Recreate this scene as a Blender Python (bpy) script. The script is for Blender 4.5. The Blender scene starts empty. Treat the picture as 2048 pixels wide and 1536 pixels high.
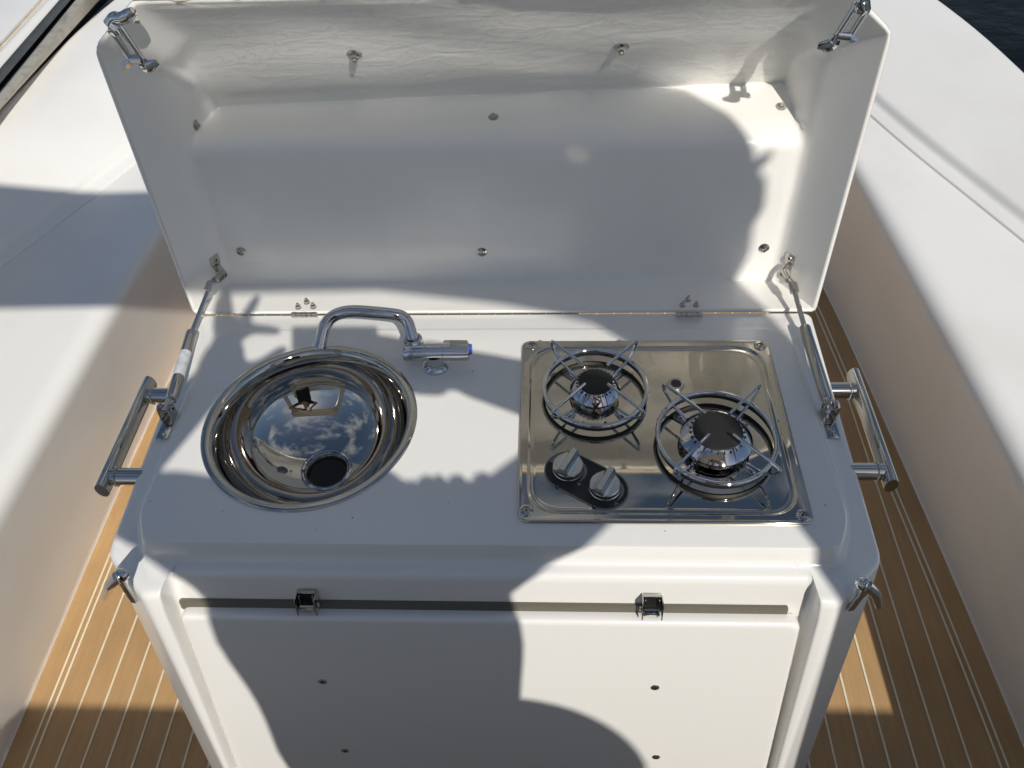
import bpy, bmesh, math, random
from mathutils import Vector, Matrix
from math import sin, cos, pi, radians, sqrt

random.seed(4)
SC = bpy.context.scene
COL = SC.collection

# ------------------------------------------------------------------ camera
F, CA, CB, CC, CX, CY, CZ = 1620.0, 0.74004, -0.05069, 0.06785, 0.08174, -0.65953, 0.89756
CAMR = Matrix.Rotation(CC, 3, 'Z') @ Matrix.Rotation(CA, 3, 'X') @ Matrix.Rotation(CB, 3, 'Z')
CP = Vector((CX, CY, CZ))
cd = bpy.data.cameras.new('camera'); cam = bpy.data.objects.new('camera', cd); COL.objects.link(cam)
cam.matrix_world = Matrix.Translation(CP) @ CAMR.to_4x4()
cd.sensor_width = 36; cd.lens = F / 2048 * 36; cd.clip_start = 0.02; cd.clip_end = 4000
SC.camera = cam

# ------------------------------------------------------------------ world and sun
TOSUN = Vector((0.29112, -0.68561, 0.66723)).normalized()
W = bpy.data.worlds.new('World'); SC.world = W; W.use_nodes = True
nt = W.node_tree; nt.nodes.clear()
def wn(t): return nt.nodes.new(t)
out = wn('ShaderNodeOutputWorld'); bg = wn('ShaderNodeBackground'); sky = wn('ShaderNodeTexSky')
sky.sky_type = 'NISHITA'; sky.sun_disc = False; sky.sun_elevation = radians(41.9); sky.sun_rotation = radians(157)
sky.air_density = 1.0; sky.dust_density = 0.6; sky.ozone_density = 1.5
tc = wn('ShaderNodeTexCoord'); mp = wn('ShaderNodeMapping'); mp.inputs['Scale'].default_value = (.55, .8, 1.3)
no = wn('ShaderNodeTexNoise'); no.inputs['Scale'].default_value = 3.1; no.inputs['Detail'].default_value = 9; no.inputs['Roughness'].default_value = .62
ra = wn('ShaderNodeValToRGB'); ra.color_ramp.elements[0].position = .50; ra.color_ramp.elements[1].position = .74
mx = wn('ShaderNodeMix'); mx.data_type = 'RGBA'
nt.links.new(tc.outputs['Generated'], mp.inputs[0]); nt.links.new(mp.outputs[0], no.inputs['Vector']); nt.links.new(no.outputs[0], ra.inputs[0])
nt.links.new(ra.outputs[0], mx.inputs[0]); nt.links.new(sky.outputs[0], mx.inputs[6]); mx.inputs[7].default_value = (8.5, 8.8, 9.2, 1)
nt.links.new(mx.outputs[2], bg.inputs[0]); bg.inputs[1].default_value = 0.06; nt.links.new(bg.outputs[0], out.inputs[0])
sl = bpy.data.lights.new('sun', 'SUN'); sl.energy = 3.3; sl.angle = radians(0.53); sl.color = (1, .95, .87)
so = bpy.data.objects.new('sun', sl); COL.objects.link(so); so.rotation_euler = (-TOSUN).to_track_quat('-Z', 'Y').to_euler(); so.location = (2, -5, 5)
vs = SC.view_settings; vs.view_transform = 'Standard'; vs.look = 'None'; vs.gamma = 1; vs.exposure = 0.24
SC.render.engine = 'CYCLES'
cy = SC.cycles; cy.max_bounces = 10; cy.diffuse_bounces = 6; cy.glossy_bounces = 6; cy.caustics_reflective = True; cy.sample_clamp_indirect = 60; cy.blur_glossy = 0.0
try: cy.use_denoising = True
except Exception: pass

# ------------------------------------------------------------------ materials
def mat(name, col, rough=.5, metal=0, coat=0, bump=None, var=None, rvar=None, spec=.5):
    m = bpy.data.materials.new(name); m.use_nodes = True; n = m.node_tree.nodes; l = m.node_tree.links
    b = n['Principled BSDF']; b.inputs['Base Color'].default_value = (*col, 1); b.inputs['Roughness'].default_value = rough
    b.inputs['Metallic'].default_value = metal; b.inputs['Coat Weight'].default_value = coat; b.inputs['Coat Roughness'].default_value = .12
    b.inputs['Specular IOR Level'].default_value = spec
    t = n.new('ShaderNodeTexCoord')
    def noise(scale, detail=4, stretch=None, rg=.55):
        x = n.new('ShaderNodeTexNoise'); x.inputs['Scale'].default_value = scale; x.inputs['Detail'].default_value = detail; x.inputs['Roughness'].default_value = rg
        if stretch:
            q = n.new('ShaderNodeMapping'); q.inputs['Scale'].default_value = stretch; l.new(t.outputs['Object'], q.inputs[0]); l.new(q.outputs[0], x.inputs['Vector'])
        else: l.new(t.outputs['Object'], x.inputs['Vector'])
        return x
    if var:   # (scale, colour2, lo, hi, stretch)
        x = noise(var[0], 6, var[4] if len(var) > 4 else None); r = n.new('ShaderNodeValToRGB'); r.color_ramp.elements[0].position = var[2]; r.color_ramp.elements[1].position = var[3]
        r.color_ramp.elements[0].color = (*col, 1); r.color_ramp.elements[1].color = (*var[1], 1)
        l.new(x.outputs[0], r.inputs[0]); l.new(r.outputs[0], b.inputs['Base Color'])
    if rvar:  # (scale, r0, r1, stretch)
        x = noise(rvar[0], 5, rvar[3] if len(rvar) > 3 else None); r = n.new('ShaderNodeMapRange'); r.inputs[1].default_value = .2; r.inputs[2].default_value = .8; r.inputs[3].default_value = rvar[1]; r.inputs[4].default_value = rvar[2]
        l.new(x.outputs[0], r.inputs[0]); l.new(r.outputs[0], b.inputs['Roughness'])
    if bump:  # (scale, strength, distance, stretch)
        x = noise(bump[0], 5, bump[3] if len(bump) > 3 else None); q = n.new('ShaderNodeBump'); q.inputs['Strength'].default_value = bump[1]; q.inputs['Distance'].default_value = bump[2]
        l.new(x.outputs[0], q.inputs['Height']); l.new(q.outputs[0], b.inputs['Normal'])
    return m
GEL = mat('gelcoat white', (.76, .75, .72), .22, coat=.35, bump=(9, .05, .004), var=(60, (.745, .735, .70), .55, .9), rvar=(5, .21, .25))
GELB = mat('gelcoat liner', (.80, .79, .76), .30, coat=.2, bump=(4, .12, .01), var=(3.5, (.75, .73, .69), .45, .75), rvar=(6, .3, .45))
GELI = mat('lid inner gelcoat', (.79, .775, .735), .34, coat=.05, bump=(26, .30, .0025, (1, 1, 1)), var=(14, (.77, .755, .71), .5, .8), rvar=(12, .28, .5))
def lidmat(m):
    n = m.node_tree.nodes; l = m.node_tree.links; b = n['Principled BSDF']; t = n['Texture Coordinate']
    q = n.new('ShaderNodeMapping'); q.inputs['Scale'].default_value = (13, 28, 34); x = n.new('ShaderNodeTexNoise'); x.inputs['Scale'].default_value = 1.1; x.inputs['Detail'].default_value = 7; x.inputs['Roughness'].default_value = .62; x.inputs['Distortion'].default_value = .9
    l.new(t.outputs['Object'], q.inputs[0]); l.new(q.outputs[0], x.inputs['Vector'])
    sp = n.new('ShaderNodeSeparateXYZ'); l.new(t.outputs['Object'], sp.inputs[0]); mr = n.new('ShaderNodeMapRange'); mr.inputs[1].default_value = .268; mr.inputs[2].default_value = .285; mr.inputs[3].default_value = .12; mr.inputs[4].default_value = 1.0
    ab = n.new('ShaderNodeMath'); ab.operation = 'ABSOLUTE'; l.new(sp.outputs[0], ab.inputs[0]); mr2 = n.new('ShaderNodeMapRange'); mr2.inputs[1].default_value = .40; mr2.inputs[2].default_value = .44; mr2.inputs[3].default_value = 1; mr2.inputs[4].default_value = .15
    l.new(ab.outputs[0], mr2.inputs[0]); mk = n.new('ShaderNodeMath'); mk.operation = 'MULTIPLY'; l.new(mr.outputs[0], mk.inputs[0]); l.new(mr2.outputs[0], mk.inputs[1]); mr0 = mr; mr = mk
    l.new(sp.outputs[2], mr0.inputs[0]); mu = n.new('ShaderNodeMath'); mu.operation = 'MULTIPLY'; l.new(x.outputs[0], mu.inputs[0]); l.new(mr.outputs[0], mu.inputs[1])
    v = n.new('ShaderNodeTexVoronoi'); v.feature = 'DISTANCE_TO_EDGE'; v.inputs['Scale'].default_value = 5.5; q2 = n.new('ShaderNodeMapping'); q2.inputs['Scale'].default_value = (1, 2, 3.2); nz = n.new('ShaderNodeVectorMath'); nz.operation = 'ADD'
    l.new(t.outputs['Object'], q2.inputs[0]); l.new(q2.outputs[0], nz.inputs[0]); l.new(x.outputs[1], nz.inputs[1]); l.new(nz.outputs[0], v.inputs['Vector'])
    r = n.new('ShaderNodeMapRange'); r.inputs[1].default_value = 0; r.inputs[2].default_value = .02; r.inputs[3].default_value = .10; r.inputs[4].default_value = 0; l.new(v.outputs[0], r.inputs[0])
    m2 = n.new('ShaderNodeMath'); m2.operation = 'MULTIPLY'; l.new(r.outputs[0], m2.inputs[0]); l.new(mr.outputs[0], m2.inputs[1]); ad = n.new('ShaderNodeMath'); l.new(mu.outputs[0], ad.inputs[0]); l.new(m2.outputs[0], ad.inputs[1])
    bu = n.new('ShaderNodeBump'); bu.inputs['Strength'].default_value = .75; bu.inputs['Distance'].default_value = .0035; l.new(ad.outputs[0], bu.inputs['Height']); l.new(bu.outputs[0], b.inputs['Normal'])
    return m
STEEL = mat('polished stainless', (.54, .52, .48), .05, 1, bump=(18, .05, .001))
CHROME = mat('chrome', (.62, .62, .63), .04, 1, bump=(60, .04, .0005))
SATIN = mat('satin stainless', (.52, .50, .46), .32, 1, bump=(220, .12, .0003, (1, 12, 1)))
HOBM = mat('hob steel', (.57, .53, .455), .042, 1, bump=(5, .02, .004), var=(55, (.50, .46, .38), .58, .75))
KNOB = mat('brushed knob alloy', (.66, .64, .60), .27, 1, bump=(200, .10, .0003, (1, 9, 1)))
BLACK = mat('black plastic', (.012, .012, .013), .45)
ENAM = mat('black enamel', (.014, .013, .012), .55, bump=(300, .2, .0003))
DARKH = mat('dark hollow', (.006, .006, .007), .6)
RUB = mat('rubber rail', (.022, .028, .04), .5, bump=(40, .3, .002))
RUBG = mat('grey rubber', (.075, .078, .072), .6, bump=(60, .3, .002), var=(30, (.05, .05, .05), .45, .7))
CREAM = mat('aged cream vinyl', (.66, .60, .50), .55, bump=(30, .25, .002), var=(20, (.50, .43, .34), .45, .75))
LIPM = mat('weathered lip', (.34, .33, .28), .5, bump=(70, .4, .002), var=(40, (.20, .19, .16), .5, .7))
RAW = mat('raw glassfibre edge', (.60, .53, .40), .7, bump=(300, .6, .002), var=(160, (.40, .33, .24), .45, .7))
MARK = mat('dial print grey', (.20, .20, .19), .5)
BLUE = mat('blue cap', (.02, .10, .55), .3)
CAULK = mat('cream caulk', (.72, .66, .50), .6, var=(40, (.60, .53, .38), .5, .8))
DIRT = mat('grime speck', (.10, .08, .06), .8)

def teak():
    m = mat('synthetic teak', (.47, .265, .125), .62)
    n = m.node_tree.nodes; l = m.node_tree.links; b = n['Principled BSDF']
    t = n['Texture Coordinate']; q = n.new('ShaderNodeMapping'); q.inputs['Scale'].default_value = (110, 9, 1)
    x = n.new('ShaderNodeTexNoise'); x.inputs['Scale'].default_value = 1.0; x.inputs['Detail'].default_value = 6; x.inputs['Roughness'].default_value = .6
    l.new(t.outputs['Object'], q.inputs[0]); l.new(q.outputs[0], x.inputs['Vector'])
    r = n.new('ShaderNodeValToRGB'); r.color_ramp.elements[0].position = .3; r.color_ramp.elements[1].position = .7
    r.color_ramp.elements[0].color = (.395, .243, .108, 1); r.color_ramp.elements[1].color = (.455, .285, .132, 1)
    y = n.new('ShaderNodeTexNoise'); y.inputs['Scale'].default_value = 5; y.inputs['Detail'].default_value = 4; l.new(t.outputs['Object'], y.inputs['Vector'])
    r2 = n.new('ShaderNodeMapRange'); r2.inputs[1].default_value = .3; r2.inputs[2].default_value = .7; r2.inputs[3].default_value = .86; r2.inputs[4].default_value = 1.08
    mm = n.new('ShaderNodeMix'); mm.data_type = 'RGBA'; mm.blend_type = 'MULTIPLY'; mm.inputs[0].default_value = 1
    l.new(x.outputs[0], r.inputs[0]); l.new(y.outputs[0], r2.inputs[0]); l.new(r.outputs[0], mm.inputs[6]); l.new(r2.outputs[0], mm.inputs[7]); l.new(mm.outputs[2], b.inputs['Base Color'])
    bu = n.new('ShaderNodeBump'); bu.inputs['Strength'].default_value = .25; bu.inputs['Distance'].default_value = .001; l.new(x.outputs[0], bu.inputs['Height']); l.new(bu.outputs[0], b.inputs['Normal'])
    return m
TEAK = teak()

# ------------------------------------------------------------------ mesh helpers
class MB:
    def __init__(s): s.v = []; s.f = []; s.m = []
    def add(s, vs_, fs_, mi=0):
        o = len(s.v); s.v += [Vector(a) for a in vs_]; s.f += [tuple(i + o for i in f) for f in fs_]; s.m += [mi] * len(fs_)
    def rings(s, R, closed=True, cap0=False, cap1=False, mi=0):
        n = len(R[0]); vs_ = [p for r in R for p in r]; fs_ = []
        for k in range(len(R) - 1):
            for i in range(n if closed else n - 1):
                j = (i + 1) % n; fs_.append((k * n + i, k * n + j, (k + 1) * n + j, (k + 1) * n + i))
        if cap0: fs_.append(tuple(range(n - 1, -1, -1)))
        if cap1: fs_.append(tuple((len(R) - 1) * n + i for i in range(n)))
        s.add(vs_, fs_, mi)
    def tube(s, pts, r, n=12, caps=True, mi=0, sx=1.0, up=None, closed=False):
        pts = [Vector(p) for p in pts]; rr = r if isinstance(r, (list, tuple)) else [r] * len(pts); R = []
        N = len(pts); t0 = (pts[1] - pts[0]).normalized(); a = Vector(up) if up else (Vector((0, 0, 1)) if abs(t0.z) < .9 else Vector((1, 0, 0)))
        u = t0.cross(a).normalized()
        for i, p in enumerate(pts):
            if closed: t = (pts[(i + 1) % N] - pts[i - 1]).normalized()
            else: t = ((pts[min(i + 1, N - 1)] - p).normalized() + (p - pts[max(i - 1, 0)]).normalized()); t = t.normalized() if t.length > 1e-9 else t0
            u = (u - t * u.dot(t)).normalized(); w = t.cross(u)
            R.append([p + (u * cos(2 * pi * k / n) * sx + w * sin(2 * pi * k / n)) * rr[i] for k in range(n)])
        if closed: R.append(R[0]); caps = False
        s.rings(R, True, caps, caps, mi)
    def lathe(s, prof, c=(0, 0, 0), axis=(0, 0, 1), n=48, mi=0, cap0=False, cap1=False, sx=1, sy=1, rot=0):
        c = Vector(c); q = Vector((0, 0, 1)).rotation_difference(Vector(axis).normalized()); R = []
        for r, z in prof:
            ring = []
            for k in range(n):
                a = 2 * pi * k / n; v = Vector((cos(a) * r * sx, sin(a) * r * sy, z)); v.rotate(Matrix.Rotation(rot, 3, 'Z')); v.rotate(q); ring.append(c + v)
            R.append(ring)
        s.rings(R, True, cap0, cap1, mi)
    def box(s, c, d, R=None, bev=0, mi=0):
        bm = bmesh.new(); bmesh.ops.create_cube(bm, size=1)
        for v in bm.verts: v.co = Vector((v.co.x * d[0], v.co.y * d[1], v.co.z * d[2]))
        if bev: bmesh.ops.bevel(bm, geom=bm.edges[:], offset=bev, segments=2, profile=.6, affect='EDGES')
        Rm = R if R is not None else Matrix.Identity(3); c = Vector(c); bm.verts.index_update()
        s.add([c + Rm @ v.co for v in bm.verts], [[v.index for v in f.verts] for f in bm.faces], mi); bm.free()
    def plate(s, poly, o, u, v, th, bev=0, mi=0):   # 2-D outline extruded along u x v
        o = Vector(o); u = Vector(u).normalized(); v = Vector(v); v = (v - u * v.dot(u)).normalized(); w = u.cross(v)
        R = [[o + u * a + v * b + w * h for a, b in poly] for h in ((0, th) if not bev else (0, th - bev))]
        if bev:
            cx = sum(a for a, b in poly) / len(poly); cy_ = sum(b for a, b in poly) / len(poly)
            L = max(math.hypot(a - cx, b - cy_) for a, b in poly); k = 1 - bev / L
            R.append([o + u * (cx + (a - cx) * k) + v * (cy_ + (b - cy_) * k) + w * th for a, b in poly])
        s.rings(R, True, True, True, mi)
    def build(s, name, mats, parent=None, loc=None, sharp=35, smooth=True):
        me = bpy.data.meshes.new(name); o = Vector(loc) if loc is not None else Vector((0, 0, 0))
        me.from_pydata([p - o for p in s.v], [], s.f)
        for m in (mats if isinstance(mats, (list, tuple)) else [mats]): me.materials.append(m)
        me.polygons.foreach_set('material_index', s.m)
        bm = bmesh.new(); bm.from_mesh(me); bmesh.ops.remove_doubles(bm, verts=bm.verts, dist=1e-6); bmesh.ops.recalc_face_normals(bm, faces=bm.faces); bm.to_mesh(me); bm.free()
        if smooth: me.shade_smooth(); me.set_sharp_from_angle(angle=radians(sharp))
        ob = bpy.data.objects.new(name, me); COL.objects.link(ob)
        if parent is not None: ob.parent = parent; ob.location = o - WORLD.get(parent.name, Vector((0, 0, 0)))
        else: ob.location = o
        WORLD[ob.name] = o
        return ob
WORLD = {}
def tag(o, label=None, cat=None, group=None, kind=None):
    for k, v in (('label', label), ('category', cat), ('group', group), ('kind', kind)):
        if v: o[k] = v
    return o
def thing(name, loc, label, cat, group=None):
    o = bpy.data.objects.new(name, None); COL.objects.link(o); o.location = loc; o.empty_display_size = .05; WORLD[o.name] = Vector(loc)
    return tag(o, label, cat, group)
def rpoly(keys, n=6):   # keys (x, y, z, r): rounded corners, same count each time
    P = [Vector(k[:3]) for k in keys]; L = len(P); res = []
    for i, p in enumerate(P):
        r = keys[i][3]; a = P[i - 1] - p; b = P[(i + 1) % L] - p; ra_ = min(r, a.length * .45); rb_ = min(r, b.length * .45)
        A = p + a.normalized() * ra_; B = p + b.normalized() * rb_
        for k in range(n + 1):
            t = k / n; res.append(A * (1 - t) ** 2 + p * 2 * t * (1 - t) + B * t * t)
    return res
def bez(pts, rad, n=6):  # rounded open polyline
    pts = [Vector(p) for p in pts]; res = [pts[0]]
    for i in range(1, len(pts) - 1):
        p = pts[i]; r = rad[i - 1] if isinstance(rad, (list, tuple)) else rad; a = pts[i - 1] - p; b = pts[i + 1] - p
        A = p + a.normalized() * min(r, a.length * .48); B = p + b.normalized() * min(r, b.length * .48)
        for k in range(n + 1): t = k / n; res.append(A * (1 - t) ** 2 + p * 2 * t * (1 - t) + B * t * t)
    return res + [pts[-1]]
def interp(tab, y):
    if y <= tab[0][0]: return tab[0][1]
    for (a, b), (c, d) in zip(tab, tab[1:]):
        if y <= c: return b + (d - b) * (y - a) / (c - a)
    return tab[-1][1]
def smooth_tab(tab, y, w=.22): return sum(interp(tab, y + w * k / 4) for k in range(-4, 5)) / 9
def ray(px, py): return (CAMR @ Vector(((px - 1024) / F, -(py - 768) / F, -1))).normalized()
def onpl(px, py, n, o): d = ray(px, py); n = Vector(n); return CP + d * (n.dot(Vector(o) - CP) / n.dot(d))
def onz(px, py, z): return onpl(px, py, (0, 0, 1), (0, 0, z))
def ony(px, py, y): return onpl(px, py, (0, 1, 0), (0, y, 0))

def screw(name, p, nrm, r, parent, dome=.35, washer=0, cross=True, m=None, turn=.4):
    mb = MB(); nv = Vector(nrm).normalized()
    if washer: mb.lathe([(washer, 0), (washer, .0008), (washer * .93, .0016), (r * 1.12, .0012 + .0012), (r * 1.05, .0004), (r * .9, .0004)], p, nv, 28)
    h = r * dome; b = .0006 if washer else 0
    mb.lathe([(r, b), (r * .98, b + h * .35), (r * .8, b + h * .8), (r * .5, b + h), (.0001, b + h)], p, nv, 24)
    if cross:
        u = nv.orthogonal().normalized(); u.rotate(Matrix.Rotation(turn, 3, nv)); v = nv.cross(u)
        R = Matrix((u, v, nv)).transposed(); c = Vector(p) + nv * (b + h)
        mb.box(c, (r * .95, r * .2, .0006), R, 0, 1); mb.box(c + nv * .0001, (r * .2, r * .95, .0006), R, 0, 1)
    return mb.build(name, [m or STEEL, DARKH], parent, p)

# ------------------------------------------------------------------ water and deck
mb = MB(); mb.add([(-1500, -1500, -1.7), (1500, -1500, -1.7), (1500, 1500, -1.7), (-1500, 1500, -1.7)], [(0, 1, 2, 3)])
WATER = mat('dark sea', (.0004, .0007, .001), .3, bump=(1.2, .5, .08), spec=.12)
tag(mb.build('water', WATER, smooth=False), kind='structure')

XD = {-1: [(-3, -.96), (-1, -.985), (.45, -.996), (.9, -.992), (1.4, -.94), (2, -.80), (3, -.36), (3.7, -.03)],
      1: [(-3, .99), (-1, 1.0), (-.1, .991), (.4, .967), (1.32, .91), (2, .78), (3, .36), (3.7, .03)]}
XB = {-1: [(-3, -.95), (.148, -.931), (.948, -.909), (1.5, -.87), (2, -.78), (3, -.37), (3.7, -.05)],
      1: [(-3, .95), (.225, .938), (.924, .902), (1.5, .86), (2, .77), (3, .37), (3.7, .05)]}
XS = {-1: [(-3, -1.55), (0, -1.47), (.5, -1.35), (.818, -1.23), (1.267, -1.037), (1.6, -.935), (2, -.85), (3, -.43), (3.7, -.08)],
      1: [(-3, 1.5), (0, 1.42), (.5, 1.31), (.88, 1.177), (1.488, .953), (1.7, .91), (2, .84), (3, .43), (3.7, .08)]}
XR = {-1: [(-3, -1.75), (0, -1.50), (.7, -1.43), (1.295, -1.377), (1.967, -1.345), (2.6, -1.15), (3.2, -.70), (3.7, -.15)],
      1: [(-3, 1.6), (0, 1.5), (1.0, 1.42), (1.493, 1.371), (1.948, 1.315), (2.5, 1.12), (3.2, .68), (3.7, .15)]}
YS = [-3 + 6.7 * i / 90 for i in range(91)]
dk = MB(); R = [[(smooth_tab(XD[-1], y) - .03, y, -.75), (smooth_tab(XD[1], y) + .03, y, -.75)] for y in YS]
dk.rings(R, closed=False)
def strip(mb, pts, w, z, mi):
    R = []
    for x, y in pts: R.append([(x - w / 2, y, z), (x + w / 2, y, z)])
    mb.rings(R, closed=False, mi=mi)
for sd in (-1, 1):
    for off, w in ((.043, .0045), (.0565, .0045)):
        strip(dk, [(smooth_tab(XD[sd], y) - sd * off, y) for y in YS if y < 3.3], w, -.7485, 1)
for k in range(38):
    x = -.883 + k * .0503
    pts = [(x + .012 * (y * .3 if x < 0 else -y * .25) * (abs(x) > .5), y) for y in YS if abs(x) < abs(smooth_tab(XD[1 if x > 0 else -1], y)) - .062]
    if len(pts) > 2: strip(dk, pts, .0042, -.7485, 1)
tag(dk.build('deck', [TEAK, CAULK], smooth=False), kind='structure')

# ------------------------------------------------------------------ boat sides
def side(sd):
    lo, hi = MB(), MB(); R1, R2 = [], []
    for y in YS:
        xd, xb, xs, xr = (smooth_tab(T[sd], y, .3) for T in (XD, XB, XS, XR)); s_ = sd
        ze = -.15 if sd < 0 else -.2; g = .03 if sd < 0 else .06
        A = [Vector((xd, y, -.755)), Vector((xd + s_ * .003, y, -.742)), Vector((xb - s_ * .008, y, -.310)), Vector((xb * .6 + xs * .4, y, -.308)), Vector((xs, y, -.305))]
        R1.append(bez(A, [.01, .055, .06], 7))
        B = [Vector((xs, y, -.309)), Vector((xs + s_ * .003, y, -.300)), Vector((xs + s_ * .035, y, -.290)), Vector((xs + s_ * .043, y, -.272)), Vector((xs + s_ * .052, y, -.266)),
             Vector((xs * .4 + xr * .6, y, ze - .02)), Vector((xr, y, ze)), Vector((xr + s_ * .03, y, ze - .04)), Vector((xr + s_ * g, y, -1.75))]
        R2.append(bez(B, [.002, .008, .006, .02, .14, .02, .03], 4))
    lo.rings(R1, closed=False); hi.rings(R2, closed=False)
    t = thing('boat_side', (sd * 1.0, 0, -.75),
              'glossy white inner side of the boat on the left, crossed by a band of shade' if sd < 0 else 'glossy white inner side of the boat on the right, beside the black water', 'boat side', 'moulded boat sides flanking the deck')
    lo.build('side_panel', GELB, t, sharp=60); hi.build('coaming', GELB, t, sharp=50)
side(-1); side(1)

# top-left rub rail: strips lying beside the coaming edge
def strips(name, edges, mats, label, cat, z):
    t = MB()
    # edges: list of (px_at_left_border_y, px_at_top_border_x) image measures taken to the plane z
    L = []; L0 = (onz(0, 84, z + .03), onz(78, 0, z + .03))
    for (ly, tx), dz in edges:
        a = onz(0, max(ly, 1), z + dz); b = onz(tx, 0, z + dz)
        if ly < 0: a = L0[0] + Vector((-.55, 0, 0)); b = L0[1] + Vector((-.55, 0, 0))
        d = (b - a) / (b - a).length
        L.append([a - d * 2.5, a, b, b + d * 1.6])
    for i in range(len(L) - 1):
        t.rings([L[i], L[i + 1]], closed=False, mi=i)
    o = t.build(name, mats, sharp=20); tag(o, label, cat)
    sol = o.modifiers.new('s', 'SOLIDIFY'); sol.thickness = .006; sol.offset = -1
    return o
strips('rub_rail', [((144, 124), .03), ((165, 139), .032), ((170, 141), .012), ((193, 156), .010), ((197, 158), .034), ((212, 170), .034), ((213, 195), .004), ((214, 212), -.045)],
       [RUBG, DARKH, RUB, LIPM, LIPM, CREAM, DARKH], 'dark rubber channel rail running diagonally across the top left corner', 'rub rail', -.15)
strips('gunwale', [((-330, -260), .02), ((84, 78), .03), ((92, 86), .018), ((106, 98), .018), ((112, 104), .03), ((141, 122), .03)],
       [GELB, GELB, CREAM, GELB, GELB], 'cream gunwale with a shallow groove outside the dark rail, top left corner', 'gunwale', -.15)

# ------------------------------------------------------------------ galley console
CON = thing('galley_console', (0, .08, -.75), 'white moulded boat galley unit with its lid propped open over the worktop', 'galley unit')
LEAN = .19
SK = (-.2655, .084)
def front(z): return LEAN * (abs(z) - .03)
def cring(inset, zs, zf, zb, z=None, grow=0):
    # inset >0 moves the outline inwards; z given -> body level with lean
    if z is None:
        return rpoly([(-.505 + inset, .318 - inset * .3, zb, .01), (-.507 + inset, -.118 + inset * .6, zs, .013), (-.436 + inset * .5, -.183 + inset, zf, .009), (-.4145 + inset * .1, -.181 + inset, zf, .004), (-.4125 + inset * .1, -.150 + inset, zf, .009),
                      (.4125 - inset * .1, -.150 + inset, zf, .009), (.4145 - inset * .1, -.181 + inset, zf, .004), (.436 - inset * .5, -.183 + inset, zf, .009), (.507 - inset, -.118 + inset * .6, zs, .013), (.505 - inset, .318 - inset * .3, zb, .01)])
    f = front(z); tp = max(0, min(1, (abs(z) - .03) / .45)); xr = .4150 + .011 * tp; yr = -.1505 - f * .86
    return rpoly([(-.505, .318, z, .01), (-.507, -.118 - f, z, .013), (-.435 + .002 * tp, -.183 - f, z, .009), (-xr, -.181 - f, z, .004), (-xr + .002, yr, z, .009),
                  (xr - .002, yr, z, .009), (xr, -.181 - f, z, .004), (.435 - .002 * tp, -.183 - f, z, .009), (.507, -.118 - f, z, .013), (.505, .318, z, .01)])
def pring(g, z):   # platform outline grown by g
    a = .464 + g
    return rpoly([(-a + .006, .276 + g * .5, z, .04), (-a, -.075, z, .02), (-a + .02, -.118 - g, z, .018), (-.4145, -.1185 - g, z, .004), (-.395, -.119 - g, z, .01), (.395, -.119 - g, z, .01), (.4145, -.1185 - g, z, .004), (a - .02, -.118 - g, z, .018), (a, -.075, z, .02), (a - .006, .276 + g * .5, z, .04)])
body = MB()
def vz(ring, fz):   # z by position
    return [Vector((p.x, p.y, fz(p))) for p in ring]
def blend(fr, sd_, bk):
    def f(p):
        t = max(0, min(1, (-.02 - p.y) / .09)); b = max(0, min(1, (p.y - .12) / .15)); return sd_ + (fr - sd_) * t + (bk - sd_) * b
    return f
RB = [pring(-.003, 0), pring(0, -.0003), vz(pring(.002, 0), blend(-.003, -.002, -.0008)), vz(pring(.006, 0), blend(-.016, -.006, -.0014)), vz(pring(.0085, 0), blend(-.0235, -.0085, -.0018)), vz(pring(.013, 0), blend(-.0268, -.0115, -.0026))]
RB += [vz(cring(.016, 0, 0, 0), blend(-.027, -.0125, -.003)), vz(cring(.012, 0, 0, 0), blend(-.0275, -.0135, -.0035))]
for a in (15, 35, 60, 90):
    i = .012 * (1 - sin(radians(a))); d = .012 * (1 - cos(radians(a)))
    RB.append(vz(cring(i, 0, 0, 0), (lambda d: (lambda p: blend(-.0275, -.0135, -.0035)(p) - d))(d)))
for z in (-.06, -.12, -.2, -.3, -.4, -.5, -.62, -.749): RB.append(cring(0, 0, 0, 0, z))
# keep the upper levels monotone
body.rings(RB)
# platform face with the sink opening
bm = bmesh.new(); o1 = [bm.verts.new(p) for p in RB[0]]; E1 = [bm.edges.new((o1[i], o1[(i + 1) % len(o1)])) for i in range(len(o1)) if (o1[i].co - o1[(i + 1) % len(o1)].co).length > 1e-7]
hole = [bm.verts.new((SK[0] + .148 * cos(2 * pi * k / 64), SK[1] + .146 * sin(2 * pi * k / 64), 0)) for k in range(64)]; E2 = [bm.edges.new((hole[i], hole[(i + 1) % 64])) for i in range(64)]
bmesh.ops.triangle_fill(bm, use_beauty=True, edges=E1 + E2)
bm.verts.index_update(); body.add([v.co.copy() for v in bm.verts], [[v.index for v in f.verts] for f in bm.faces]); bm.free()
body.build('worktop', GEL, CON, sharp=40)

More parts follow.
